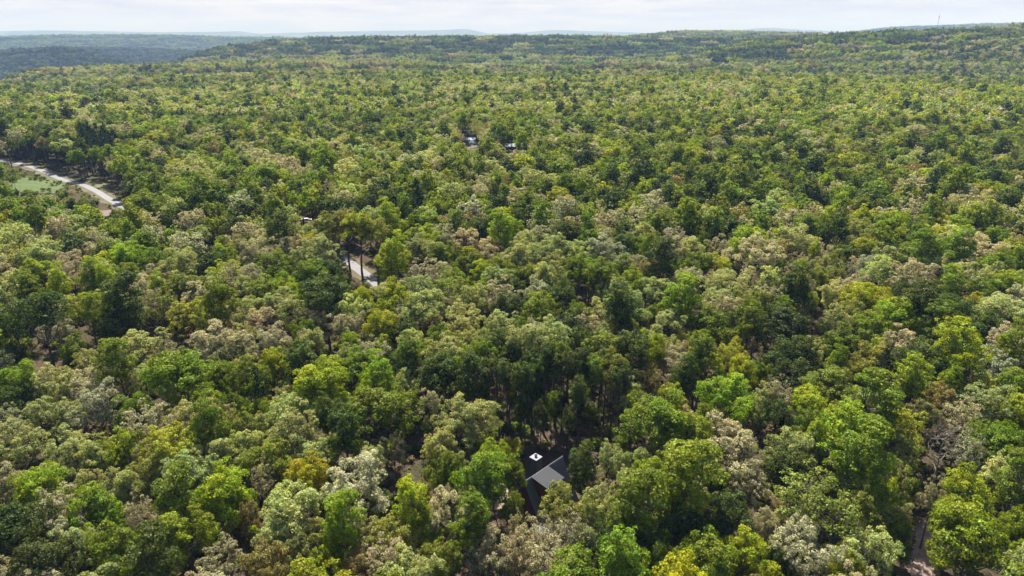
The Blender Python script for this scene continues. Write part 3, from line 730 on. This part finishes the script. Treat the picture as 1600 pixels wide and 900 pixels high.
# hills: tufts of crowns
y0 = 1545.0
while y0 < 11500:
    s = 1.0 if y0 < 2600 else (1.45 if y0 < 4600 else 2.6)
    st = 36.0 * s; half = y0 * 0.80 + 60
    xs = np.arange(-half, half, st); xs = xs + nrg.uniform(-.2, .2, len(xs)) * st; ys = y0 + nrg.uniform(-.2, .2, len(xs)) * st
    zs = terrain(xs, ys); z2 = terrain(xs * 1.02, ys * 1.02)
    for x, y, z in zip(xs, ys, zs):
        p, q, _ = project(x, y, z + 15)
        c = pick(mix_at(x, y, float(p), float(q)))
        if 2750 < math.hypot(x, y) < 5600 and p < 345: c = rng.choice('TTDT')  # blackish crowns stand in for cloud shadow on the left ridges
        elif 1900 < math.hypot(x, y) < 3700 and p > 300 and q < 86 and rng.random() < .75: c = rng.choice('DDTG')
        elif y0 > 4600: c = rng.choice('GDG')
        pts.append((x, y, z - 1.0)); idx.append(TUFT[rng.randrange(4)]); rot.append((0, 0, rng.choice([0, 1.5708, 3.1416, 4.7124]) + rng.uniform(-.2, .2)))
        scl.append((s, s, s ** .5 * rng.uniform(.9, 1.15))); tin.append(tint(c))
    y0 += st
print('individual', len(chosen), 'instances', len(pts), 'smallest px', score[order[-1]])
pts = np.array(pts, np.float32); me = bpy.data.meshes.new('distant_woodland'); me.vertices.add(len(pts)); me.vertices.foreach_set('co', pts.ravel())
def put(n, ty, data, field):
    a_ = me.attributes.new(n, ty, 'POINT'); a_.data.foreach_set(field, np.ascontiguousarray(data).ravel())
put('kind_index', 'INT', np.array(idx, np.int32), 'value'); put('turn', 'FLOAT_VECTOR', np.array(rot, np.float32), 'vector')
put('size', 'FLOAT_VECTOR', np.array(scl, np.float32), 'vector'); put('tint', 'FLOAT_VECTOR', np.array(tin, np.float32), 'vector')
me.update()
wood = bpy.data.objects.new('distant_woodland', me); COL.objects.link(wood)
tag(wood, 'spring woodland of mixed green and cream trees stretching to the hills', 'woodland', kind='stuff')
ng = bpy.data.node_groups.new('woodland', 'GeometryNodeTree')
ng.interface.new_socket('Geometry', in_out='INPUT', socket_type='NodeSocketGeometry'); ng.interface.new_socket('Geometry', in_out='OUTPUT', socket_type='NodeSocketGeometry')
gi = ng.nodes.new('NodeGroupInput'); go = ng.nodes.new('NodeGroupOutput'); jn = ng.nodes.new('GeometryNodeJoinGeometry')
def named(n, ty):
    a_ = ng.nodes.new('GeometryNodeInputNamedAttribute'); a_.data_type = ty; a_.inputs['Name'].default_value = n; return a_
ai, at_, as_ = named('kind_index', 'INT'), named('turn', 'FLOAT_VECTOR'), named('size', 'FLOAT_VECTOR')
e2r = ng.nodes.new('FunctionNodeEulerToRotation'); ng.links.new(at_.outputs[0], e2r.inputs[0])
for k in sorted(set(idx)):
    oi = ng.nodes.new('GeometryNodeObjectInfo'); oi.inputs['Object'].default_value = JOINED[k]; oi.inputs['As Instance'].default_value = False
    cmp = ng.nodes.new('FunctionNodeCompare'); cmp.data_type = 'INT'; cmp.operation = 'EQUAL'
    ii = [s_ for s_ in cmp.inputs if s_.type == 'INT']; ng.links.new(ai.outputs[0], ii[0]); ii[1].default_value = k
    ip = ng.nodes.new('GeometryNodeInstanceOnPoints')
    ng.links.new(gi.outputs[0], ip.inputs['Points']); ng.links.new(cmp.outputs[0], ip.inputs['Selection'])
    ng.links.new(oi.outputs['Geometry'], ip.inputs['Instance']); ng.links.new(e2r.outputs[0], ip.inputs['Rotation']); ng.links.new(as_.outputs[0], ip.inputs['Scale'])
    ng.links.new(ip.outputs[0], jn.inputs[0])
ng.links.new(jn.outputs[0], go.inputs[0])
md = wood.modifiers.new('woodland', 'NODES'); md.node_group = ng


# ------------------------------------------------------------------ buildings and small things
M_ROOF = simple('standing_seam_roof', (0.10, 0.103, 0.115), 0.5, 0.0, 0.06, 1.5, spec=0.5)
M_ROOF_EDGE = simple('ridge_metal', (0.12, 0.12, 0.125), 0.5, 0.2, 0.05)
M_WALL = simple('red_brown_siding', (0.10, 0.035, 0.022), 0.8, noise=.2, scale=3, stretch=(1, 1, 8))
M_STUCCO = simple('dark_chimney_brick', (0.045, 0.042, 0.042), 0.9, noise=.3, scale=4)
M_CAP = simple('white_metal', (0.24, 0.245, 0.27), 0.8, noise=.04)
M_GLASS = simple('window_glass', (0.02, 0.025, 0.03), 0.08, noise=.05, spec=.8)
M_TRIM = simple('cream_trim', (0.5, 0.46, 0.4), 0.7)
M_WOOD = simple('weathered_wood', (0.22, 0.16, 0.12), 0.85, noise=.25, scale=4, stretch=(1, 6, 1))
M_DARK = simple('dark_opening', (0.015, 0.014, 0.014), 0.8)
M_METALROOF = simple('galvanised_roof', (0.36, 0.40, 0.46), 0.85, 0.0, .05, spec=.1)
M_SHEDWALL = simple('grey_blue_wall', (0.10, 0.11, 0.13), 0.8)
M_TANROOF = simple('tan_shingles', (0.30, 0.22, 0.17), 0.9, noise=.2, scale=2)
M_TYRE = simple('rubber', (0.02, 0.02, 0.02), 0.8)
M_STEEL = simple('mast_steel', (0.25, 0.22, 0.22), 0.6)
M_GREYROOF = simple('grey_felt_roof', (0.13, 0.135, 0.15), 0.8, noise=.12, scale=2)

th = math.atan2(.731, .683)
cab = empty('chalet', (2.02, 95.47, 0.0), th)
tag(cab, 'steep dark metal roofed chalet half buried in the trees', 'house')
Lr = 10.1
def seams(mb, a, b, c, d, n, h=0.03, w=0.04):
    """raised seams running from edge a-b down to edge d-c"""
    a, b, c, d = [np.array(p, float) for p in (a, b, c, d)]
    nn = np.cross(b - a, d - a); nn /= np.linalg.norm(nn); nn = nn if nn[2] > 0 else -nn
    u = (b - a) / np.linalg.norm(b - a)
    for i in range(n + 1):
        t = i / n; p = a + (b - a) * t; q = d + (c - d) * t
        v = [p - u * w / 2 + nn * .003, p + u * w / 2 + nn * .003, q + u * w / 2 + nn * .003, q - u * w / 2 + nn * .003]
        k = len(mb.v); mb.v += [tuple(x) for x in v] + [tuple(x + nn * h) for x in v]
        mb.f += [tuple(k + i for i in q4) for q4 in ((4, 5, 6, 7), (0, 1, 5, 4), (1, 2, 6, 5), (2, 3, 7, 6), (3, 0, 4, 7))]
f4 = [(0, 0, 8.5), (0, -4.4, .3), (Lr, -4.4, .3), (Lr, 0, 8.5)]
b4 = [(0, 0, 8.5), (Lr, 0, 8.5), (Lr, 4.4, .3), (0, 4.4, .3)]
mb = MB(); mb.slab(f4, .16); mb.slab(b4, .16)
seams(mb, (0, 0, 8.5), (Lr, 0, 8.5), (Lr, -4.4, .3), (0, -4.4, .3), 24); seams(mb, (0, 0, 8.5), (Lr, 0, 8.5), (Lr, 4.4, .3), (0, 4.4, .3), 24)
roof = mb.build('roof', M_ROOF, cab)
mb = MB(); mb.tube((-.06, 0, 8.53), (Lr + .06, 0, 8.53), .07, .07, 6); mb.build('ridge_cap', M_ROOF_EDGE, roof)
mb = MB(); d4 = [(1.7, -.05, 8.62), (1.7, -3.75, 8.02), (6.05, -3.75, 8.02), (6.05, -.05, 8.62)]
mb.slab(d4, .14); seams(mb, d4[0], d4[3], d4[2], d4[1], 12, 0.015, 0.03)
dm = mb.build('dormer_roof', simple('dormer_metal', (0.036, 0.037, 0.041), 0.7, 0, .10, 1.5, spec=.25), cab)
dm['label'] = 'shallow sunlit grey dormer roof'
mb = MB()
for xx in (1.95, 5.8):
    mb.slab([(xx, -.25, 8.38), (xx, -3.5, 7.9), (xx, -3.5, 1.9)], .12)
mb.box(1.96, 5.67, -3.6, -3.48, 1.8, 7.88)
dw = mb.build('dormer_wall', M_WALL, cab)
for i in range(2):
    wb = MB(); wb.box(2.35 + i * 1.7, 3.65 + i * 1.7, -3.66, -3.61, 5.1, 7.2); wi = wb.build('window', M_TRIM, cab)
    gb = MB(); gb.box(2.45 + i * 1.7, 3.55 + i * 1.7, -3.69, -3.665, 5.2, 7.1); gb.build('pane', M_GLASS, wi)
for nm, xx in (('gable_wall', .6), ('gable_wall', 9.5)):
    mb = MB(); mb.slab([(xx, 0, 8.2), (xx, 4.15, .45), (xx, 4.15, -1.5), (xx, -4.15, -1.5), (xx, -4.15, .45)], .14); gw = mb.build(nm, M_WALL, cab)
    s_ = -0.05 if xx < 5 else -0.16
    wb = MB(); wb.box(xx + (.02 if xx < 5 else -.2), xx + (.06 if xx < 5 else -.145), -1.2, 1.2, 2.6, 4.8); wb.build('pane', M_GLASS, gw)
mb = MB(); mb.box(.8, 9.3, -4.0, 4.0, -1.5, -.02); mb.build('floor', M_WOOD, cab)
mb = MB(); mb.box(5.0, 6.5, 1.7, 3.2, -1, 9.3)
ch = mb.build('chimney', M_STUCCO, cab)
mb = MB(); mb.box(4.93, 6.57, 1.63, 3.27, 9.3, 9.42); cp_ = mb.build('cap', M_CAP, ch)
mb = MB(); mb.tube((5.75, 2.45, 9.42), (5.75, 2.45, 9.80), .2, .2, 12); mb.tube((5.75, 2.45, 9.80), (5.75, 2.45, 9.9), .3, .05, 12); mb.build('flue', M_DARK, ch)

gz = float(terrain(12.9, 113.5))
dk = empty('wood_deck', (12.9, 113.5, gz), .5); tag(dk, 'small weathered wooden deck in the shade behind the chalet', 'deck')
mb = MB()
for i in range(14): mb.box(-1.6 + i * .235, -1.6 + i * .235 + .215, -1.3, 1.3, .75, .80)
mb.build('planks', M_WOOD, dk)
for a in (-1.5, 1.5):
    for b in (-1.2, 1.2): mb = MB(); mb.box(a - .07, a + .07, b - .07, b + .07, -.6, 1.75); mb.build('post', M_WOOD, dk)
for b in (-1.2, 1.2):
    mb = MB(); mb.box(-1.43, 1.43, b - .04, b + .04, 1.62, 1.72); mb.box(-1.43, 1.43, b - .03, b + .03, 1.2, 1.27); mb.build('railing', simple('pale_railing', (.42, .36, .36), .8), dk)
for k, (a, b) in enumerate([(-.6, .1), (.7, -.1)]):
    c_ = empty('garden_chair', (12.9 + a, 113.5 + b, gz + .8), .4 + k * 2.5); tag(c_, ['reddish garden chair at the near end of the wooden deck', 'reddish garden chair at the far end of the wooden deck'][k], 'chair', 'garden chairs on the deck')
    mm = simple('chair_paint', (.32, .12, .09), .6)
    mb = MB(); mb.box(-.28, .28, -.28, .28, .38, .43); mb.build('seat', mm, c_)
    mb = MB(); mb.slab([(-.28, .25, .43), (.28, .25, .43), (.28, .42, 1.0), (-.28, .42, 1.0)], .04); mb.build('backrest', mm, c_)
    for a2 in (-.25, .25):
        for b2 in (-.25, .25): mb = MB(); mb.box(a2 - .025, a2 + .025, b2 - .025, b2 + .025, 0, .38); mb.build('leg', mm, c_)
sw = empty('beam_frame', (14.9, 112.0, float(terrain(14.9, 112.0))), .1); tag(sw, 'grey beam on two posts standing beside the wooden deck', 'frame')
mb = MB(); mb.box(-1.3, 1.3, -.09, .09, 2.7, 2.88); mb.build('beam', simple('grey_timber', (.4, .38, .42), .8), sw)
for a in (-1.15, 1.15): mb = MB(); mb.box(a - .07, a + .07, -.07, .07, -.3, 2.7); mb.build('post', M_WOOD, sw)

def shed(name, label, cat, px, py, L, W, Hh, rise, rz, roofm, wallm, over=.4, cols=3):
    x, y, z = ground_hit(px, py, 0)
    e = empty(name, (x, y, z), rz); tag(e, label, cat)
    mb = MB()
    mb.box(-L / 2, L / 2, -W / 2, W / 2, -1.5, Hh); mb.poly([(-L / 2, -W / 2, Hh), (-L / 2, W / 2, Hh), (-L / 2, 0, Hh + rise)][::-1]); mb.poly([(L / 2, -W / 2, Hh), (L / 2, W / 2, Hh), (L / 2, 0, Hh + rise)])
    mb.build('wall', wallm, e)
    mb = MB(); w2 = W / 2 + over; dz_ = rise * over / (W / 2); zt_ = Hh + rise + .12
    p1 = [(-L / 2 - over, 0, zt_), (-L / 2 - over, -w2, Hh - dz_ + .12), (L / 2 + over, -w2, Hh - dz_ + .12), (L / 2 + over, 0, zt_)]
    p2 = [(-L / 2 - over, 0, zt_), (L / 2 + over, 0, zt_), (L / 2 + over, w2, Hh - dz_ + .12), (-L / 2 - over, w2, Hh - dz_ + .12)]
    mb.slab(p1, .1); mb.slab(p2, .1); mb.build('roof', roofm, e)
    for i in range(cols):
        cx_ = -L / 2 + L * (i + .5) / cols
        if i == 1: mb = MB(); mb.box(cx_ - .5, cx_ + .5, -W / 2 - .05, -W / 2 - .003, 0, 2.05); mb.build('door', M_DARK, e)
        else: mb = MB(); mb.box(cx_ - .55, cx_ + .55, -W / 2 - .05, -W / 2 - .003, 1.0, 2.1); mb.build('window', M_GLASS, e)
    return e
shed('farm_shed', 'long dark shed with a pale metal roof, below the bare trunks', 'shed', 733, 224, 9.6, 7, 3.0, 1.3, .04, M_METALROOF, M_SHEDWALL)
shed('low_barn', 'low grey barn with a whitish roof beside the dark tree', 'barn', 797, 233.5, 8.0, 7, 2.8, 1.6, -.12, simple('white_roof', (.36, .39, .43), .85, spec=.1), M_SHEDWALL)
shed('tan_house', 'small house with a tan shingle roof near the lane', 'house', 165, 344, 5.0, 5.5, 2.6, 1.7, .5, M_TANROOF, M_TRIM)
shed('garden_shed', 'grey roofed shed showing through the cream tree', 'shed', 849, 846, 3.4, 3.0, 2.2, .35, .5, M_GREYROOF, M_WOOD, .25, 2)

def vehicle(name, label, cat, px, py, rz, paint, long_=4.6, van=False):
    x, y, z = ground_hit(px, py); e = empty(name, (x, y, z + .28), rz); tag(e, label, cat)
    h1, h2 = (.95, 1.45) if not van else (1.1, 2.1); a = long_ / 2
    prof = [(-a, .35), (-a, h1), (-a * .72, h2), (a * .25, h2), (a * .55, h1), (a, h1 * .85), (a, .35)] if not van else [(-a, .35), (-a, h2), (a * .6, h2), (a * .8, h1 * 1.1), (a, h1), (a, .35)]
    mb = MB(); n = len(prof)
    for sgn in (-.85, .85): mb.v += [(p[0], sgn * (1 if p[1] <= h1 else .86), p[1]) for p in prof]
    mb.f += [tuple(range(n)), tuple(range(2 * n - 1, n - 1, -1))] + [(i, n + i, n + (i + 1) % n, (i + 1) % n) for i in range(n)]
    mb.build('body', paint, e)
    mb = MB(); mb.box(-a * .6, a * .2, -.80, .80, h1 + .08, h2 - .1); mb.v = [(v[0], v[1] * 1.12, v[2]) for v in mb.v]; mb.build('window', M_GLASS, e)
    for i in (-1, 1):
        for j in (-1, 1): mb = MB(); mb.tube((i * a * .6, j * .72, .33), (i * a * .6, j * .9, .33), .33, .33, 14); mb.build('wheel', M_TYRE, e)
M_WHITE = simple('white_paint', (.6, .6, .62), .35, noise=.02)
vehicle('parked_car', 'white car parked beneath the pale trees above the lane bend', 'car', 479, 347, .4, M_WHITE)
vehicle('parked_van', 'white van standing in front of the long dark shed', 'van', 738, 226.5, .05, M_WHITE, 5.4, True)

my_ = 1835.0; mx_ = my_ * CP * (1455 - 800) / FPX * 1.01; mz_ = float(terrain(mx_, my_)); print('mast', project(mx_, my_, mz_ + 57), project(mx_, my_, mz_))
ms = empty('radio_mast', (mx_, my_, mz_)); tag(ms, 'thin lattice radio mast rising from the ridge', 'mast')
mb = MB(); hm = 52.0
for i in range(3):
    a = i * 2.094; b_ = a + 2.094
    mb.tube((.9 * math.cos(a), .9 * math.sin(a), -2), (.5 * math.cos(a), .5 * math.sin(a), hm), .12, .1, 4)
    for k in range(26):
        r0, r1 = .9 - .4 * k / 26, .9 - .4 * (k + 1) / 26
        mb.tube((r0 * math.cos(a), r0 * math.sin(a), hm * k / 26), (r1 * math.cos(b_), r1 * math.sin(b_), hm * (k + 1) / 26), .05, .05, 3)
mb.build('lattice', M_STEEL, ms)
mb = MB(); mb.tube((0, 0, hm), (0, 0, hm + 5), .12, .06, 6); mb.build('antenna', M_STEEL, ms)
for zz_ in (hm - 4, hm - 7): mb = MB(); mb.tube((-1.6, 0, zz_), (1.6, 0, zz_), .45, .45, 10); mb.build('dish', M_STEEL, ms)


# ------------------------------------------------------------------ haze: the air itself
mb = MB(); mb.box(-24500, 24500, -4000, 27500, -700, 620)
hz = mb.build('haze', M_BARK); hz.data.materials.clear()
m, nt, N, L, o = mat('haze_air')
pv = N.new('ShaderNodeVolumePrincipled'); pv.inputs['Color'].default_value = (0.44, 0.62, 1.0, 1); pv.inputs['Absorption Color'].default_value = (1, 1, 1, 1)
pv.inputs['Density'].default_value = 8.6e-5; pv.inputs['Anisotropy'].default_value = -0.3
L.new(pv.outputs[0], o.inputs['Volume']); hz.data.materials.append(m)
tag(hz, 'blue spring haze over the far hills', kind='stuff')
